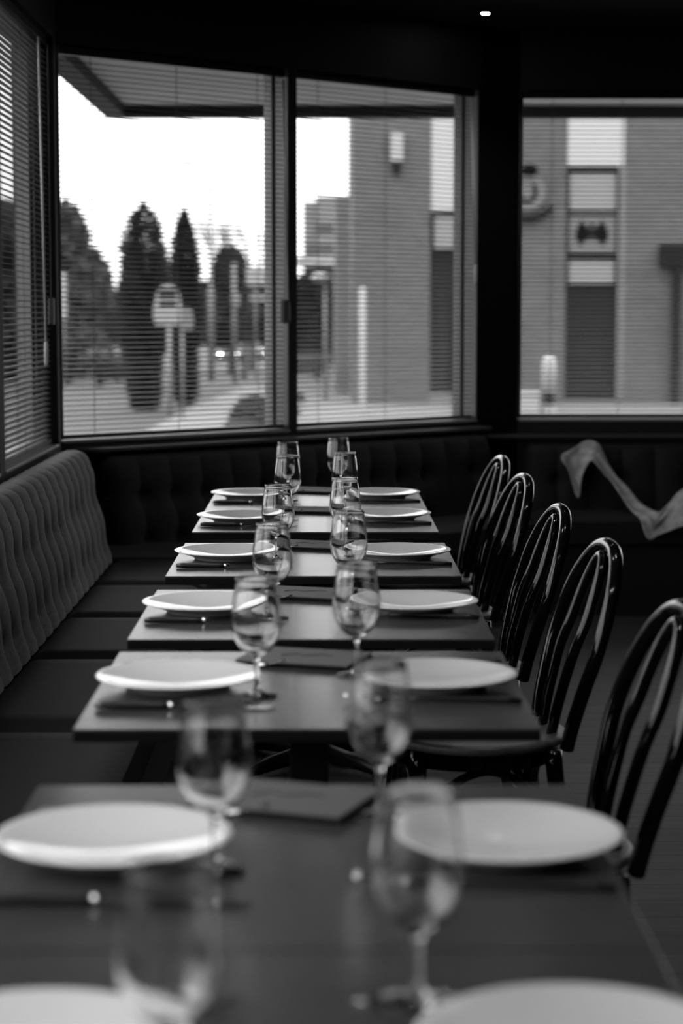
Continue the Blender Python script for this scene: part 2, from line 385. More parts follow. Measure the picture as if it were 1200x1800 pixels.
# right bench: along the far wall
rb = empty('banquette_bench', (0, W3, 0), 0); tag(rb, 'dark banquette bench under the right window, cloth thrown over it', 'bench')
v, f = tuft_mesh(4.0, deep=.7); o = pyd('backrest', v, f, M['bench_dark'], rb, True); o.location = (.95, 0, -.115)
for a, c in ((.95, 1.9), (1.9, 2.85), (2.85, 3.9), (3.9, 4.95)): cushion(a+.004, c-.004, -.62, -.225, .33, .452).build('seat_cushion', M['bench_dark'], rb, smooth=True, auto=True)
MB().box(.95, 4.95, -.56, -.03, 0, .33).build('base', M['base'], rb)

# cloth thrown over the right bench
up = cat_rom([(1.113, 9.36, .701), (1.168, 9.37, .725), (1.236, 9.385, .766), (1.29, 9.385, .75), (1.334, 9.36, .685), (1.371, 9.33, .607), (1.413, 9.25, .555), (1.457, 9.12, .492), (1.496, 9.0, .462), (1.523, 8.98, .475), (1.576, 9.05, .515), (1.646, 9.1, .568), (1.807, 9.12, .613)], 8)
lo = cat_rom([(1.117, 9.30, .684), (1.182, 9.27, .508), (1.201, 9.28, .606), (1.253, 9.30, .69), (1.313, 9.28, .606), (1.329, 9.26, .591), (1.363, 9.16, .534), (1.395, 9.02, .462), (1.426, 8.91, .44), (1.458, 8.87, .363), (1.521, 8.88, .382), (1.61, 8.88, .413), (1.763, 8.88, .428)], 8)
v = []; f = []; K = 14
for i, (a, c) in enumerate(zip(up, lo)):
    for k in range(K):
        t = k/(K-1); p = a.lerp(c, t)
        wd_ = min(1, (a-c).length/.12); q = wd_*(.014*math.sin(t*PI*2.6+i*.13)+.008*math.sin(t*9+i*.31))
        p = p + Vector((.25*q, -abs(q)-.010, .5*q+.004)); v.append(p)
for i in range(len(up)-1):
    for k in range(K-1): a = i*K+k; f.append((a, a+1, a+K+1, a+K))
cl = pyd('thrown_scarf', v, f, M['cloth'], None, True)
sm = cl.modifiers.new('thick', 'SOLIDIFY'); sm.thickness = .006; ss = cl.modifiers.new('sub', 'SUBSURF'); ss.levels = 1; ss.render_levels = 1
tag(cl, 'crumpled grey cloth thrown over the dark bench below the right window', 'cloth')

# ------------------------------------------------------------------ ceiling lamps
def downlight(x, y, label, watts=15):
    e = empty('ceiling_downlight', (x, y, CEIL)); tag(e, label, 'lamp', 'small recessed lamps in the black ceiling')
    MB().lathe([(.0165, -.001), (.028, -.004), (.030, 0), (.025, .004), (.0165, .004), (.0165, -.001)], 28).build('trim_ring', M['trim'], e, smooth=True)
    MB().lathe([(0, -.002), (.016, -.002), (.016, .003), (0, .003)], 24).build('bulb', M['bulb'], e)
    ld = bpy.data.lights.new('downlight_beam', 'SPOT'); ld.energy = watts; ld.spot_size = math.radians(95); ld.spot_blend = 1; ld.shadow_soft_size = .02
    lo_ = bpy.data.objects.new('downlight_beam', ld); C.objects.link(lo_); lo_.parent = e; lo_.location = (0, 0, -.012)
downlight(.72, 9.06, 'small round ceiling lamp glowing above the broad corner post')
for i, y in enumerate((7.1, 5.2, 3.3, 1.5)):
    downlight(.72, y, 'recessed ceiling lamp over the chairs, %s from the far windows' % ('first', 'second', 'third', 'fourth')[i])
    downlight(-.20, y+.3, 'recessed ceiling lamp over the row of tables, %s from the far windows' % ('first', 'second', 'third', 'fourth')[i])

# ------------------------------------------------------------------ tables and what stands on them
TX0, TX1, TD, TZ = -.378, .326, .685, .75
fronts = [1.215, 1.905, 2.945, 3.77, 4.685, 5.635, 6.322]
ORD = ['nearest the camera', 'second from the camera', 'third from the camera', 'fourth from the camera', 'fifth from the camera', 'sixth from the camera', 'farthest from the camera']
def make_table():
    e = empty('dining_table')
    MB().box(-.352, .352, -TD/2, TD/2, TZ-.004, TZ).build('tabletop', M['top'], e, bevel=.001)
    MB().box(-.352, .352, -TD/2, TD/2, TZ-.020, TZ-.004).build('table_edge', M['edge'], e, bevel=.001)
    MB().box(-.20, .20, -.20, .20, TZ-.032, TZ-.020).build('mounting_plate', M['black'], e)
    MB().box(-.033, .033, -.033, .033, .03, TZ-.032).build('pedestal', M['black'], e, bevel=.004)
    for k in range(4):
        a = PI/4+k*PI/2
        mb = MB(); c, s_ = math.cos(a), math.sin(a)
        mb.tube([(c*.02, s_*.02, .045), (c*.2, s_*.2, .03), (c*.29, s_*.29, .014)], [.028, .022, .013], 8)
        mb.build('foot', M['black'], e, smooth=True)
    return e
def plate_mesh():
    prof = [(.122*k/16, .006+.0160*(k/16)**1.8) for k in range(17)]      # shallow bowl, then a flat lip
    prof += [(.126, .0229), (.130, .0235), (.134, .0238), (.1362, .0236), (.1370, .0228), (.1360, .0212), (.128, .0188), (.114, .0142), (.100, .0095), (.090, .0055), (.086, .0005), (.082, 0), (.080, .002), (.06, .003), (0, .003)]
    return MB().lathe(prof, 96)
def glass_parts():
    # outline goes up the outside, over the rim, down the inside
    outer = [(.0340, .0008), (.0345, .0018), (.0335, .0028), (.022, .0042), (.012, .0062), (.0065, .0105), (.0044, .018), (.0038, .030), (.0037, .045), (.0042, .056), (.0062, .063), (.0105, .0675)]
    bowl_o = [(.0105, .0675), (.0175, .072), (.0255, .079), (.0328, .089), (.0380, .101), (.0405, .113), (.0410, .124), (.0402, .138), (.0385, .152), (.0362, .168), (.0342, .183), (.0333, .1935)]
    rim = [(.0330, .1948), (.0322, .1950), (.0317, .1938)]
    bowl_i = [(.0326, .183), (.0347, .168), (.0369, .152), (.0386, .138), (.0393, .124), (.0387, .113), (.0360, .101), (.0305, .089), (.0228, .0800), (.014, .0745), (.006, .0722), (0, .0718)]
    def dens(p):
        q = cat_rom([(a, 0, b) for a, b in p], 3); return [(max(0, a.x), a.z) for a in q]
    return dens(bowl_o)+rim+dens(bowl_i), dens(outer[5:]), [(0, .0002)]+[(.020, .0010)]+outer[:5]+[outer[5]]
def make_glass():
    e = empty('wine_glass'); bw, st, ft = glass_parts()
    MB().lathe(bw, 64).build('bowl', M['glass'], e, smooth=True)
    MB().lathe(st, 64).build('stem', M['glass'], e, smooth=True)
    MB().lathe(ft, 64).build('foot', M['glass'], e, smooth=True)
    return e
def make_menu():
    e = empty('folded_menu')
    MB().box(-.105, .105, -.075, .075, .0065, .0095).build('cover', M['menu'], e, bevel=.0008)
    MB().box(-.103, .103, -.073, .073, .003, .0065).build('pages', M['edge'], e)
    MB().box(-.105, .105, -.075, .075, 0, .003).build('back_cover', M['edge'], e, bevel=.0008)
    MB().tube([(-.04, -.01, .0097), (-.02, .012, .0097), (.0, .0, .0097), (.03, .02, .0097), (.05, .012, .0097)], .0012, 5).build('printed_line', M['menu_line'], e)
    return e
def make_knife():   # lies along +x, handle at x=0
    e = empty('table_knife'); L = .285
    MB().tube([(0, 0, .0055), (.012, 0, .0062), (.05, 0, .006), (.10, 0, .0052), (.118, 0, .0048)], [.0045, .0062, .0060, .0052, .0046], 10).build('handle', M['handle'], e, smooth=True)
    bo_ = MB().lathe([(0, -.006), (.0048, -.006), (.0056, 0), (.0048, .007), (0, .007)], 14).build('bolster', M['steel'], e, smooth=True)
    bo_.location = (.122, 0, .0060); bo_.rotation_euler = (0, PI/2, 0)
    top = [(.126, .0065), (.17, .0085), (.22, .0095), (.255, .0085), (.275, .005), (L, 0)]; bot = [(.275, -.006), (.25, -.0085), (.20, -.0085), (.15, -.0075), (.126, -.0060)]
    MB().prism([p for p in reversed(top+bot)], .0008, .0028).build('blade', M['steel'], e, bevel=.0006)
    return e
def make_fork():
    e = empty('table_fork')
    MB().tube([(0, 0, .003), (.03, 0, .0045), (.09, 0, .006), (.16, 0, .006), (.185, 0, .005)], [.0050, .0052, .0036, .0030, .0042], 10).build('handle', M['handle'], e, smooth=True)
    v = []; f = []
    cs = [(.180, .004, .005), (.195, .0085, .0038), (.21, .0115, .0030), (.225, .0125, .0028), (.235, .0125, .0035)]
    for x, wd, z in cs: v += [(x, -wd, z+.001), (x, wd, z+.001), (x, wd, z-.001), (x, -wd, z-.001)]
    for i in range(len(cs)-1):
        for k in range(4): a = i*4+k; b_ = i*4+(k+1) % 4; f.append((a, a+4, b_+4, b_))
    f += [(0, 1, 2, 3), tuple(4*(len(cs)-1)+k for k in (3, 2, 1, 0))]
    pyd('head', v, f, M['steel'], e, True)
    for y in (-.0108, -.0036, .0036, .0108):
        MB().tube([(.233, y, .0034), (.255, y, .0052), (.275, y*.96, .0085), (.285, y*.94, .0105)], [.0017, .0015, .0012, .0007], 6).build('tine', M['steel'], e, smooth=True)
    return e

T = make_table(); G_ = make_glass(); ME = make_menu(); KN = make_knife(); FK = make_fork()
PL = plate_mesh().build('dinner_plate', M['china'], None, True)
used = set()
def put(proto, loc, rz, label, cat, group):
    if proto.name in used: o = copy_tree(proto)
    else: o = proto; used.add(proto.name)
    o.location = loc; o.rotation_euler = (0, 0, rz); tag(o, label, cat, group); return o

lg = [.295, .275, .258, .268, .265, .345, .262]; rg = [.540, .518, .445, .535, .468, .465, .470]
lgx = [-.121, -.123, -.111, -.107, -.116, -.111, -.121]; rgx = [.084, .068, .055, .053, .054, .063, .048]
po = [.375, .355, .335, .358, .34, .28, .335]
for i, y in enumerate(fronts):
    od = ORD[i]
    put(T, ((TX0+TX1)/2, y+TD/2, 0), 0, 'square dark-topped pedestal table set for two, %s' % od, 'table', 'row of dining tables')
    z = TZ+.0005
    put(PL, (-.244, y+po[i], z), 0, 'white dinner plate on the bench side of the table %s' % od, 'plate', 'white dinner plates')
    put(PL, ((.21 if i < 2 else .185), y+(.335 if i == 5 else po[i]+.01), z), 0, 'white dinner plate on the chair side of the table %s' % od, 'plate', 'white dinner plates')
    put(G_, (lgx[i], y+lg[i], z), random.uniform(0, 6), 'empty stemmed wine glass nearer the bench on the table %s' % od, 'wine glass', 'wine glasses on the tables')
    put(G_, (rgx[i], y+rg[i], z), random.uniform(0, 6), 'empty stemmed wine glass nearer the chairs on the table %s' % od, 'wine glass', 'wine glasses on the tables')
    if i > 0: put(ME, (-.045+random.uniform(-.01, .01), y+.585, z), math.radians(-17+random.uniform(-5, 5)), 'dark grey folded menu lying on the table %s' % od, 'menu', 'menus lying between the settings')
    if i > 0:
        ky = y+.15 if i != 3 else y+.20
        put(KN, (-.362, ky, z), math.radians(random.uniform(-1, 3)), 'dark-handled knife in front of the bench-side plate, table %s' % od, 'knife', 'knives by the bench-side plates')
        put(FK, (.315, ky+.045, z), PI+math.radians(random.uniform(-8, -3)), 'dark-handled fork in front of the chair-side plate, table %s' % od, 'fork', 'forks by the chair-side plates')
    put(FK, (-.355, y+.525, z), math.radians(random.uniform(-2, 2)), 'dark-handled fork behind the bench-side plate, table %s' % od, 'fork', 'forks by the bench-side plates')
    put(KN, (.312, y+.535, z), PI+math.radians(random.uniform(-2, 2)), 'dark-handled knife behind the chair-side plate, table %s' % od, 'knife', 'knives by the chair-side plates')

# ------------------------------------------------------------------ bentwood chairs (back towards +x)
def make_chair():
    e = empty('bentwood_chair')
    def rr(a): return .202+.006*math.cos(a)
    n = 48
    v = []; f = []
    for r, z in ((0, .448), (.10, .449), (.165, .455), (.192, .4605), (.200, .459), (.204, .453), (.203, .444), (.198, .440), (0, .440)):
        for k in range(n):
            a = 2*PI*k/n; q = r/.204; v.append((q*rr(a)*math.cos(a), q*rr(a)*math.sin(a), z))
    for i in range(8):
        for k in range(n):
            a = i*n+k; b_ = i*n+(k+1) % n; f.append((a, b_, b_+n, a+n))
    pyd('seat', v, f, M['seatwood'], e, True)
    MB().lathe([(.176, .441), (.190, .441), (.190, .405), (.176, .405), (.176, .441)], 40).build('seat_ring', M['wood'], e, auto=True)
    def lean(z): return .175+.135*max(0, (z-.42)/.465)**1.35
    hw = .212
    pts = [(lean(z)+.0, -hw*(.76+.24*min(1, (z-.44)/.2)), z) for z in (.445, .48, .52, .58, .64)]
    for k in range(1, 16):
        a = PI*k/16; zz = .64+.223*math.sin(a)**.9; pts.append((lean(zz), -hw*math.copysign(abs(math.cos(a))**.9, math.cos(a)), zz))
    pts += [(lean(z), hw*(.76+.24*min(1, (z-.44)/.2)), z) for z in (.64, .58, .52, .48, .445)]
    MB().tube(cat_rom(pts, 3), .0158, 14).build('outer_hoop', M['wood'], e, smooth=True)
    hw2 = .070; pts = [(lean(z)-.012, -hw2*(.70+.30*(z-.45)/.2), z) for z in (.452, .52, .58, .64)]
    for k in range(1, 14):
        a = PI*k/14; zz = .64+.200*math.sin(a)**.8; pts.append((lean(zz)-.006, -hw2*math.copysign(abs(math.cos(a))**.9, math.cos(a)), zz))
    pts += [(lean(z)-.012, hw2*(.70+.30*(z-.45)/.2), z) for z in (.64, .58, .52, .452)]
    MB().tube(cat_rom(pts, 3), .0120, 12).build('inner_hoop', M['wood'], e, smooth=True)
    legs = []
    for sx_, sy in ((1, -1), (1, 1), (-1, -1), (-1, 1)):
        if sx_ > 0: P = [(.150, sy*.150, .44), (.165, sy*.160, .30), (.190, sy*.172, .12), (.215, sy*.180, 0)]
        else: P = [(-.135, sy*.135, .44), (-.145, sy*.145, .30), (-.160, sy*.160, .12), (-.168, sy*.168, 0)]
        Q = cat_rom(P, 4); MB().tube(Q, [.0195-.006*k/(len(Q)-1) for k in range(len(Q))], 12).build('leg', M['wood'], e, smooth=True); legs.append(P)
    for i, j in ((0, 1), (2, 3), (0, 2), (1, 3)):
        a, c = Vector(legs[i][1]), Vector(legs[j][1]); a.z = c.z = .27; m = (a+c)/2; m.z = .398
        pa = [a, a.lerp(m, .4)+Vector((0, 0, .035)), m, c.lerp(m, .4)+Vector((0, 0, .035)), c]
        MB().tube(cat_rom(pa, 5), .0095, 10).build('leg_brace', M['wood'], e, smooth=True)
    return e
CHR = make_chair()
chs = [(.325, 3.37, 5), (.325, 4.32, 5), (.315, 5.13, 4), (.32, 6.10, 6), (.32, 6.885, 5)]
CO_ = ['nearest the camera, cut by the photo edge', 'second from the camera', 'third from the camera', 'fourth from the camera', 'farthest from the camera']
for (x, y, a), lab in zip(chs, CO_):
    put(CHR, (x, y, 0), math.radians(a), 'black bentwood chair with double hoop back, chair %s' % lab, 'chair', 'bentwood chairs along the tables')

# ------------------------------------------------------------------ outside: roof overhang, ground, street
G = -.90
ov = empty('roof_overhang', (0, 0, 2.526)); tag(ov, 'dark-edged roof overhang with grey soffit outside the windows', 'canopy')
def ovb(name, m, *a):
    x0, x1, y0, y1, z0, z1 = a; return MB().box(x0, x1, y0, y1, z0-2.526, z1-2.526).build(name, m, ov)
MB().prism([(-1.29, -2.7), (LX-WT-.005, -2.7), (LX-WT-.005, 8.03), (-1.14, 8.035), (.63, 9.64), (.64, 9.73), (5.3, 9.73), (5.3, 12.1), (-1.29, 12.1)], 2.592-2.526, 2.66-2.526).build('soffit', M['soffit'], ov)
ovb('fascia_beam', M['fascia'], -1.18, 5.3, 12.0, 12.12, 2.526, 2.80)
ovb('edge_beam', M['fascia'], -1.30, -1.18, -2.7, 12.12, 2.526, 2.80)

gr = MB()
prof = [(9.72, G), (60, G), (142, -2.2), (400, -2.2)]
for (y0, z0), (y1, z1) in zip(prof, prof[1:]):
    n = len(gr.v); gr.v += [(-150, y0, z0), (150, y0, z0), (150, y1, z1), (-150, y1, z1)]; gr.f.append((n, n+1, n+2, n+3))
n = len(gr.v); gr.v += [(-150, -40, G), (-1.4, -40, G), (-1.4, 9.72, G), (-150, 9.72, G)]; gr.f.append((n, n+1, n+2, n+3))
struct(gr.build('road', M['asphalt']), 'grey asphalt road outside the windows', 'road')
pv = MB().prism([(14, 14), (14, 59.5), (-2.35, 59.5), (-2.6, 56.4), (-3.15, 46), (-3.35, 37.4), (-3.5, 14)], G-.02, G+.05).build('pavement', M['paving']); struct(pv, 'pale pavement running past the brick building', 'pavement')

def leaf_blob(mb, cx, cy, cz, rx, ry, rz, n, size, rnd):
    for _ in range(n):
        while True:
            p = Vector((rnd.uniform(-1, 1), rnd.uniform(-1, 1), rnd.uniform(-1, 1)))
            if p.length < 1: break
        c = Vector((cx+p.x*rx, cy+p.y*ry, cz+p.z*rz)); a = Vector((rnd.uniform(-1, 1), rnd.uniform(-1, 1), rnd.uniform(-1, 1))).normalized(); b_ = a.orthogonal().normalized(); s_ = size*rnd.uniform(.6, 1.3)
        k = len(mb.v); mb.v += [tuple(c-a*s_-b_*s_*.5), tuple(c+a*s_-b_*s_*.5), tuple(c+a*s_*.7+b_*s_*.6), tuple(c-a*s_*.7+b_*s_*.6)]; mb.f.append((k, k+1, k+2, k+3))

def conifer(x, y, z0, z1, prof, label, seed, m='foliage', n=2600, size=.17):
    rnd = random.Random(seed); e = empty('conifer_tree', (x, y, z0)); tag(e, label, 'tree', 'trees across the street')
    H = z1-z0; mb = MB()
    def R(t):
        for (a, ra), (b_, rb_) in zip(prof, prof[1:]):
            if a <= t <= b_: return ra+(rb_-ra)*(t-a)/(b_-a)
        return .02
    for _ in range(n):
        t = rnd.random(); a = rnd.uniform(0, 2*PI); r = R(t)*math.sqrt(rnd.uniform(.0, 1))*(1+.16*math.sin(a*5+t*20))
        c = Vector((r*math.cos(a), r*math.sin(a), t*H)); d = Vector((math.cos(a), math.sin(a), rnd.uniform(.2, 1.2))).normalized(); b_ = d.orthogonal().normalized(); s_ = size*rnd.uniform(.6, 1.4)*(1.15-.85*max(0, t-.3)/.7)
        k = len(mb.v); mb.v += [tuple(c-b_*s_*.5), tuple(c+b_*s_*.5), tuple(c+d*s_*1.3)]; mb.f.append((k, k+1, k+2))
    mb.build('foliage', M[m], e)
    MB().tube([(0, 0, -.05), (0, 0, H*.5), (0, 0, H*.93)], [.09, .06, .015], 8).build('trunk', M['bark'], e)
    return e

def tree(x, y, z0, blobs, label, seed, m='foliage2', n=900, size=.22):
    rnd = random.Random(seed); e = empty('leafy_tree', (x, y, z0)); tag(e, label, 'tree', 'trees across the street')
    mb = MB()
    for bx, bz, rx, rz in blobs: leaf_blob(mb, bx, 0, bz, rx, rx*.8, rz, n, size, rnd)
    mb.build('crown', M[m], e)
    top = max(b_[1] for b_ in blobs)
    tk = MB().tube([(0, 0, -.1), (.05, 0, top*.5), (0, 0, top)], [.14, .10, .03], 8)
    for bx, bz, rx, rz in blobs: tk.tube([(.03, 0, top*.4), (bx*.6, 0, bz*.75), (bx, 0, bz)], [.06, .045, .02], 6)
    tk.build('trunk', M['bark'], e); return e

conifer(-4.15, 46.2, G, 3.85, [(0, .17), (.25, .24), (.34, .48), (.6, .50), (.78, .46), (.90, .36), (.965, .20), (.967, .08), (1, .03)], 'tall dark conifer left of the signpost', 11, n=8000)
conifer(-3.42, 49.2, G, 3.85, [(0, .09), (.28, .13), (.36, .30), (.62, .32), (.82, .26), (.93, .15), (1, .02)], 'slim dark conifer just behind the signpost', 12, n=6000)
conifer(-5.35, 58, G, 1.7, [(0, .3), (.5, .5), (.8, .3), (1, .03)], 'short bushy conifer left of the tall one', 13, m='foliage2', n=1500)
tree(-8.6, 67, -1.0, [(-.2, 4.6, 1.0, 1.4), (-.6, 2.6, 1.3, 1.6), (.6, 3.2, .9, 1.3), (.1, 1.2, 1.3, 1.0)], 'mid grey leafy tree at the left edge of the street window', 21)
tree(-11.3, 70.5, -1.05, [(0, 5.0, 1.2, 1.3), (-.6, 3.0, 1.4, 1.6), (.8, 3.0, 1.0, 1.4), (0, 1.2, 1.5, 1.2)], 'broad leafy tree seen through the slanting blind', 22)
tree(-13.4, 64.5, -1.0, [(0, 4.6, 1.4, 1.5), (.8, 2.6, 1.5, 1.6), (-1, 2.2, 1.5, 1.6)], 'leafy tree farthest left along the street', 23)
tree(-3.95, 84, -1.3, [(0, 4.1, .75, 1.3), (.2, 2.6, 1.0, 1.2), (-.5, 2.3, .9, 1.2)], 'round dark street tree between the two tall poles', 24, m='foliage')
tree(-6.6, 92, -1.4, [(0, 3.0, 1.3, 1.6), (1.4, 2.8, 1.2, 1.5), (-1.4, 2.6, 1.2, 1.5)], 'dark tree clump behind the signpost conifers', 25, m='foliage')
tree(-9.4, 96, -1.5, [(0, 2.6, 1.6, 1.5), (1.6, 2.2, 1.2, 1.4), (-1.6, 2.6, 1.2, 1.6)], 'dark tree clump behind the pale low wall', 26, m='foliage2')
tree(-3.6, 98, -1.5, [(0, 3.0, 1.3, 1.5), (1.0, 2.7, 1.1, 1.5), (-1.2, 2.6, 1.0, 1.5)], 'dark tree clump behind the white road sign', 27, m='foliage')
tree(-.25, 74.6, -1.1, [(0, 3.1, .85, 1.0), (-.5, 2.2, .9, 1.3), (.35, 2.6, .45, .9), (-.3, 1.2, .9, 1.0)], 'dark bushy tree under the pale flat canopy', 28, m='foliage', n=1300)
tree(-7.0, 62, -.95, [(0, .75, .6, .42), (.5, .6, .5, .4)], 'low pale bush beside the low wall', 29, m='foliage3', n=500, size=.12)
# bare tree
rnd = random.Random(5); bt = MB()
def branch(p, d, L, r, depth):
    q = p+d*L; bt.tube([tuple(p), tuple((p+q)/2+Vector((rnd.uniform(-.05, .05), 0, 0))), tuple(q)], [r, r*.8, r*.6], 5)
    if depth:
        for _ in range(3): branch(p+d*L*rnd.uniform(.6, 1), (d+Vector((rnd.uniform(-.7, .7), rnd.uniform(-.4, .4), rnd.uniform(-.1, .5)))).normalized(), L*.68, r*.6, depth-1)
be = empty('bare_tree', (-2.9, 72, -1.1)); tag(be, 'bare twiggy tree right of the tall street lamp', 'tree', 'trees across the street')
branch(Vector((0, 0, 0)), Vector((.03, 0, 1)), 2.6, .10, 5); bt.build('branches', M['bark'], be)
# planting bed
pb = empty('planting_bed', (-1.4, 42.5, G+.05)); tag(pb, 'low dark planting bed on the pale pavement', 'planting bed')
MB().prism([(-.5, -5), (.75, -5), (.75, 5.5), (-.05, 5.5), (-.6, 4)], 0, .08).build('soil', M['soil'], pb)
mb = MB(); rnd = random.Random(3)
for k in range(16): leaf_blob(mb, rnd.uniform(-.35, .6), rnd.uniform(-4.6, 5), .18, .35, .5, .17, 130, .07, rnd)
mb.build('foliage', M['foliage'], pb)
# low wall, white board, road sign
lw = empty('low_wall', (-9.5, 72, -1.1)); tag(lw, 'pale low wall across the road under the trees', 'wall')
MB().box(-14, 1.6, 0, .25, 0, .42).build('wall_body', M['beige'], lw); MB().box(-14.03, 1.63, -.03, .28, .42, .50).build('top_line', M['dark_bar'], lw)  # pale wall with a dark line along its top
wb = empty('notice_board', (-8.0, 59.7, G)); tag(wb, 'tall white notice board at the left edge of the street window', 'notice board')
MB().box(-.5, .32, -.04, .04, 2.07, 3.45).build('board', M['white'], wb, bevel=.01)
for x in (-.42, .24): MB().tube([(x, .06, 0), (x, .06, 3.4)], .035, 10).build('post', M['grey_post'], wb, smooth=True)
rs = empty('road_sign', (-2.0, 70, -1.06)); tag(rs, 'white road sign on two posts by the mullion', 'sign')
MB().box(-.72, .55, -.02, .02, 3.35, 4.0).build('sign_board', M['white'], rs, bevel=.01); MB().box(-.6, .5, -.02, .02, 2.78, 3.05).build('lower_plate', M['light_panel'], rs, bevel=.01)
for x in (-.4, .4): MB().tube([(x, .05, 0), (x, .05, 3.95)], .035, 10).build('post', M['grey_post'], rs, smooth=True)
# bus-stop style signpost
sp = empty('street_signpost', (-3.24, 41.8, G)); tag(sp, 'street signpost with round-topped pale sign before the conifers', 'sign')
MB().tube([(0, 0, 0), (0, 0, 2.0)], .045, 12).tube([(.27, .02, 0), (.27, .02, 1.95)], .03, 12).build('post', M['grey_post'], sp, smooth=True)
def plate_xz(pts, y0, y1):
    mb = MB(); k = len(pts); mb.v += [(x, y0, z) for x, z in pts]+[(x, y1, z) for x, z in pts]
    mb.f += [tuple(range(k)), tuple(k+i for i in reversed(range(k)))]+[(i, k+i, k+(i+1) % k, (i+1) % k) for i in range(k)]; return mb
rt = [(-.28, 2.0), (.21, 2.0), (.26, 2.15), (.26, 2.4)]+[(-.02+.25*math.cos(a), 2.56+.28*math.sin(a)) for a in [PI*k/12 for k in range(1, 12)]]+[(-.31, 2.4), (-.33, 2.2)]
pn = plate_xz(rt, -.06, -.03).build('sign_plate', M['sign'], sp)
for z0, z1, wd in ((2.585, 2.735, .19), (2.385, 2.515, .18)):
    MB().box(-.02-wd, -.02+wd, -.066, -.06, z0, z1).build('sign_mark', M['emblem'], pn, bevel=.002)
plate_xz([(.23, 1.90), (.50, 1.90), (.52, 2.1), (.47, 2.36), (.23, 2.36)], -.05, -.02).build('side_plate', M['mid_panel'], sp)
# poles
lp = empty('street_lamp', (-3.96, 70, -1.06)); tag(lp, 'tall street lamp with a long arm right of the conifers', 'street lamp')
MB().tube([(0, 0, 0), (0, 0, 3.2), (0, 0, 3.3), (0, 0, 7.0)], [.12, .11, .06, .045], 12).build('pole', M['grey_post'], lp, smooth=True)
MB().tube(cat_rom([(0, 0, 6.95), (-.06, 0, 7.25), (-.35, 0, 7.45), (-.80, 0, 7.60)], 5), .035, 8).build('arm', M['grey_post'], lp, smooth=True)
hd = MB().lathe([(0, .04), (.09, .03), (.12, 0), (.08, -.04), (0, -.05)], 16).build('lamp_head', M['grey_post'], lp, smooth=True); hd.location = (-.85, 0, 7.6); hd.scale = (2, 1, 1)
ap = empty('signal_pole', (-2.95, 65.6, G-.08)); tag(ap, 'slim pale pole with a small box right of the street lamp', 'pole')
MB().tube([(0, 0, 0), (0, 0, 3.95)], [.085, .065], 12).build('pole', M['pale_strip'], ap, smooth=True); MB().box(-.08, .2, -.16, -.05, 2.55, 2.95).build('control_box', M['light_panel'], ap, bevel=.02)
l2 = empty('pavement_lamp', (.03, 50.7, G+.05)); tag(l2, 'short lamp post with white head in front of the fence', 'street lamp')
MB().tube([(0, 0, 0), (0, 0, 2.95)], [.055, .045], 12).build('pole', M['light_panel'], l2, smooth=True)
MB().lathe([(0, .16), (.16, .14), (.25, .06), (.25, .0), (.18, -.06), (0, -.08)], 20).build('lamp_head', M['lamp_face'], l2, smooth=True).location = (-.11, 0, 3.05)
wp = empty('white_pole', (.825, 43.3, G+.05)); tag(wp, 'tall white pole in front of the brick tower corner', 'pole')
MB().lathe([(.075, 0), (.075, 2.70), (.05, 2.74), (0, 2.75)], 16).build('shaft', M['white'], wp, smooth=True); MB().lathe([(.13, 0), (.13, .04), (.08, .06), (.075, .06)], 16).build('base_collar', M['light_panel'], wp, smooth=True)
fe = empty('bar_fence', (-.1, 53.7, G+.05)); tag(fe, 'pale bar fence beside the brick tower', 'fence')
for k in range(13): MB().box(-1.25+k*.15-.018, -1.25+k*.15+.018, -.018, .018, 0, 1.15).build('fence_bar', M['light_panel'], fe)
for z in (.12, 1.0): MB().box(-1.3, .62, .02, .05, z-.025, z+.025).build('fence_rail', M['light_panel'], fe)
bo = empty('bollard_light', (4.54, 40.3, G+.05)); tag(bo, 'white bollard light on the pavement below the round sign', 'bollard')
MB().lathe([(.16, 0), (.16, .32), (.12, .34), (0, .34)], 24).build('base', M['white'], bo, smooth=True, auto=True)
MB().lathe([(.11, .34), (.11, .58)], 24).build('neck', M['dark_bar'], bo, smooth=True)
MB().lathe([(.11, .58), (.155, .58), (.155, 1.15), (.13, 1.28), (.07, 1.34), (0, 1.35)], 24).build('lamp_head', M['white'], bo, smooth=True)
pbx = empty('white_planter', (4.06, 40.3, G+.05)); tag(pbx, 'white box planter beside the bollard light', 'planter')
MB().prism([(-.25, -.2), (.26, -.2), (.26, .2), (-.25, .2)], 0, .55).build('box_body', M['white'], pbx, bevel=.01); MB().box(-.28, .29, -.23, .23, .55, .62).build('box_rim', M['white'], pbx, bevel=.008)

# brick building across the street
FY = 48.5
bb = empty('brick_building', (5, FY, G)); tag(bb, 'brick building with glazed bays and an emblem across the street', 'building')
def fb(name, m, x0, x1, z0, z1, y0=0, y1=.3, parent=None):
    o = MB().box(x0-5, x1-5, y0, y1, z0-G, z1-G).build(name, m, parent or bb); return o
ZT = 9.5
fb('brick_pier', M['brick'], .69, 2.56, G, ZT, 0, 10); fb('brick_pier', M['brick'], 3.98, 5.84, G, ZT, 0, 10); fb('brick_pier', M['brick'], 7.26, 16, G, ZT, 0, 10)
fb('side_annex', M['beige'], .30, .69, G, 4.5, 6, 14)
for x0, x1 in ((2.56, 3.98), (5.84, 7.26)):
    fb('bay_back', M['dark_bar'], x0, x1, G, ZT, .35, 10)
    hi = 3.80 if x0 < 3 else 4.87
    fb('white_spandrel', M['white_panel'], x0+.02, x1-.02, hi, 7.2, .02, .3)
    fb('upper_window', M['dark_glass'], x0+.1, x1-.1, 7.3, 9.2, .2, .3)
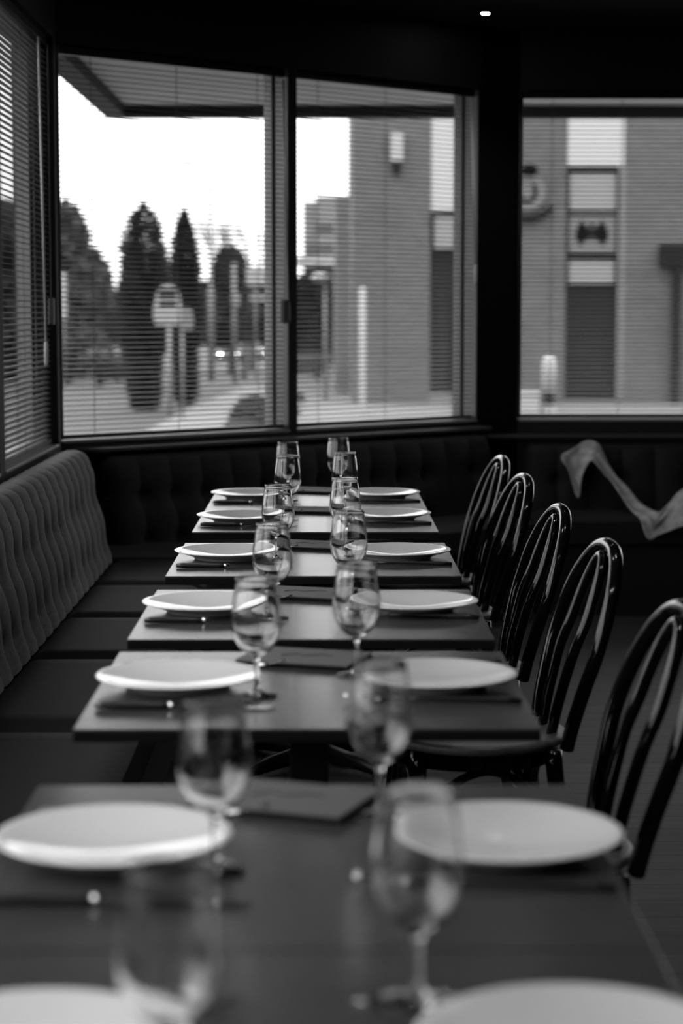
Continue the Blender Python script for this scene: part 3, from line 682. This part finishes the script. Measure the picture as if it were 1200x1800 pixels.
# first bay
fb('light_panel', M['light_panel'], 2.66, 3.9, 2.90, 3.68, .1, .3); fb('glazing', M['dark_glass'], 2.6, 3.94, -.55, 2.82, .2, .3); fb('bay_sill', M['pale_strip'], 2.56, 3.98, G, -.6, .02, .3)
for z in (2.85, 3.74): fb('frame_bar', M['dark_bar'], 2.58, 3.96, z-.045, z+.045, .05, .3)
# second bay
fb('light_panel', M['light_panel'], 5.93, 7.05, 3.82, 4.70, .1, .3); fb('light_panel', M['light_panel'], 5.93, 7.03, 2.06, 2.62, .1, .3)
ep = fb('emblem_panel', M['mid_panel'], 5.93, 7.05, 2.80, 3.72, .1, .3)
fb('glazing', M['dark_glass'], 5.90, 7.08, -.75, 1.96, .2, .3); fb('bay_sill', M['pale_strip'], 5.84, 7.26, G, -.78, .02, .3)
for z in (4.79, 3.77, 2.70, 2.01): fb('frame_bar', M['dark_bar'], 5.86, 7.1, z-.05, z+.05, .05, .3)
fb('frame_post', M['dark_bar'], 7.05, 7.10, -.75, 4.8, .05, .3); fb('frame_post', M['dark_bar'], 5.86, 5.91, -.75, 4.8, .05, .3); fb('pale_strip', M['pale_strip'], 7.10, 7.26, -.75, 4.85, .0, .3)
# emblem: two dark wings either side of a shield
def em(pts, d=0): return plate_xz([(x-5+6.475, z-G+3.26) for x, z in pts], .07-d, .11)
wing = [(.06, .18), (.14, .14), (.19, .24), (.25, .33), (.30, .22), (.36, .12), (.40, -.02), (.37, -.16), (.31, -.20), (.27, -.30), (.20, -.20), (.12, -.12), (.06, -.14)]
em(wing[::-1]).build('wing', M['emblem'], ep); em([(-x, z) for x, z in wing]).build('wing', M['emblem'], ep)
em([(-.055, .10), (-.055, -.06), (0, -.16), (.055, -.06), (.055, .10), (0, .13)], .01).build('shield', M['dark_bar'], ep)
em([(-.06, .17), (-.04, .25), (.04, .25), (.06, .17)], .01).build('crest', M['emblem'], ep)
# wall lamp, round sign, drain post
wl = empty('wall_lantern', (1.74, FY, 4.9)); tag(wl, 'white wall lantern high on the brick tower', 'lamp')
MB().box(-.15, .15, -.30, -.02, .05, .72).build('lantern_body', M['white'], wl, bevel=.03); MB().box(-.09, .09, -.22, 0, -.22, .05).build('lantern_bracket', M['dark_bar'], wl, bevel=.01)
rsn = empty('round_sign', (4.88, FY-.12, 4.24)); tag(rsn, 'round pale wall sign with a dark open ring, by the corner post', 'sign')
MB().lathe([(0, .03), (.44, .03), (.46, 0), (.44, -.05), (0, -.05)], 40).build('disc', M['mid_panel'], rsn, auto=True).rotation_euler = (PI/2, 0, 0)
mb = MB()
arc = [(math.radians(a)) for a in range(-190, 62, 12)]
for i in range(len(arc)-1):
    a, c = arc[i], arc[i+1]
    mb.v += [(.24*math.cos(a), -.045, .27*math.sin(a)), (.15*math.cos(a), -.045, .18*math.sin(a)), (.15*math.cos(c), -.045, .18*math.sin(c)), (.24*math.cos(c), -.045, .27*math.sin(c))]
    k = len(mb.v); mb.f.append((k-4, k-3, k-2, k-1))
mb.build('ring_mark', M['emblem'], rsn).modifiers.new('t', 'SOLIDIFY').thickness = .01
MB().lathe([(0, -.13), (.10, -.12), (.20, -.06), (.21, 0), (.17, .08), (.06, .13), (0, .13)], 20).build('spot_housing', M['emblem'], rsn, smooth=True).location = (.04, -.1, .52)
MB().tube([(.70*math.cos(a), -.02, -.02+.62*math.sin(a)) for a in [math.radians(d) for d in range(-150, -24, 7)]], .075, 8).build('under_arc', M['dark_bar'], rsn, smooth=True)  # dark curved strip arching below the disc
dp = empty('drain_post', (8.5, FY-.2, G+.05)); tag(dp, 'dark post with a box top at the right edge, before the brick', 'post')
MB().box(-.10, .10, -.1, .1, 0, 3.3).build('shaft', M['dark_bar'], dp, bevel=.01); MB().box(-.42, .4, -.16, .16, 3.3, 3.85).build('box_head', M['dark_bar'], dp, bevel=.02)
# far pale building with canopy
fbd = empty('pale_building', (.2, 89.5, -1.5)); tag(fbd, 'pale flat-roofed building far down the street', 'building')
MB().box(-1.13, .45, 0, 8, 0, 7.75).build('main_block', M['beige'], fbd); MB().box(-.55, 1.2, -.3, 8, 0, 7.98).build('front_block', M['beige'], fbd)
MB().box(-.55, .75, -.34, -.28, 6.35, 6.75).build('window_band', M['beige_dark'], fbd); MB().box(-1.0, .72, -.34, -.28, 5.45, 5.85).build('window_band', M['beige_dark'], fbd); MB().box(.80, .93, -.34, -.28, 4.2, 7.5).build('recess_shade', M['beige_dark'], fbd)  # narrow upright strip: recess shade as dark colour on the flat front
cn = MB().box(-1.4, .6, -3.2, -.3, 4.85, 5.25).build('flat_canopy', M['white'], fbd)

# cars with lamps on
def car(x, y, z, rz, label, paint, glow):
    e = empty('car', (x, y, z), rz); tag(e, label, 'car', 'cars coming down the road')
    def loft(sec, name, m):
        v = []; f = []
        for yy, hw, z0, z1, tw in sec: v += [(-hw, yy, z0), (hw, yy, z0), (hw, yy, (z0+z1)/2), (tw, yy, z1), (-tw, yy, z1), (-hw, yy, (z0+z1)/2)]
        for i in range(len(sec)-1):
            for k in range(6): a = i*6+k; b_ = i*6+(k+1) % 6; f.append((a, b_, b_+6, a+6))
        f += [tuple(reversed(range(6))), tuple(6*(len(sec)-1)+k for k in range(6))]
        return pyd(name, v, f, m, e)
    loft([(-2.1, .72, .30, .62, .66), (-1.9, .84, .22, .78, .76), (-.9, .88, .20, .95, .80), (.9, .88, .20, .98, .80), (1.9, .86, .24, .95, .74), (2.1, .78, .32, .85, .68)], 'body', paint)
    loft([(-.95, .78, .94, .97, .76), (-.25, .76, .94, 1.42, .58), (.9, .76, .94, 1.44, .58), (1.75, .74, .94, .98, .70)], 'cabin', M['dark_glass'])
    for sx_ in (-1, 1):
        for yy in (-1.3, 1.3):
            w_ = MB().lathe([(0, -.1), (.30, -.1), (.32, -.06), (.32, .06), (.30, .1), (0, .1)], 20).build('wheel', M['tyre'], e, auto=True); w_.location = (sx_*.80, yy, .32); w_.rotation_euler = (0, PI/2, 0)
        g = glow[0 if sx_ < 0 else 1]
        h = MB().lathe([(0, -.06), (.07, -.05), (.11, 0), (.11, .05), (0, .05)], 18).build('headlight', M[g] if g else M['light_panel'], e, smooth=True); h.location = (sx_*.56, -2.07, .60); h.rotation_euler = (-PI/2, 0, 0)
    return e
car(-6.68, 141, -2.19, 0, 'oncoming car with both headlights on', M['car'], ('headlamp', 'headlamp'))
car(-4.1, 150, -2.2, math.radians(8), 'farther oncoming car right of the bright headlights', M['car2'], ('headlamp2', None))

# anything left unused from the prototypes is in the scene already; keep names tidy
for o in list(bpy.data.objects):
    if o.parent is None and o.type == 'EMPTY' and not o.children: bpy.data.objects.remove(o)
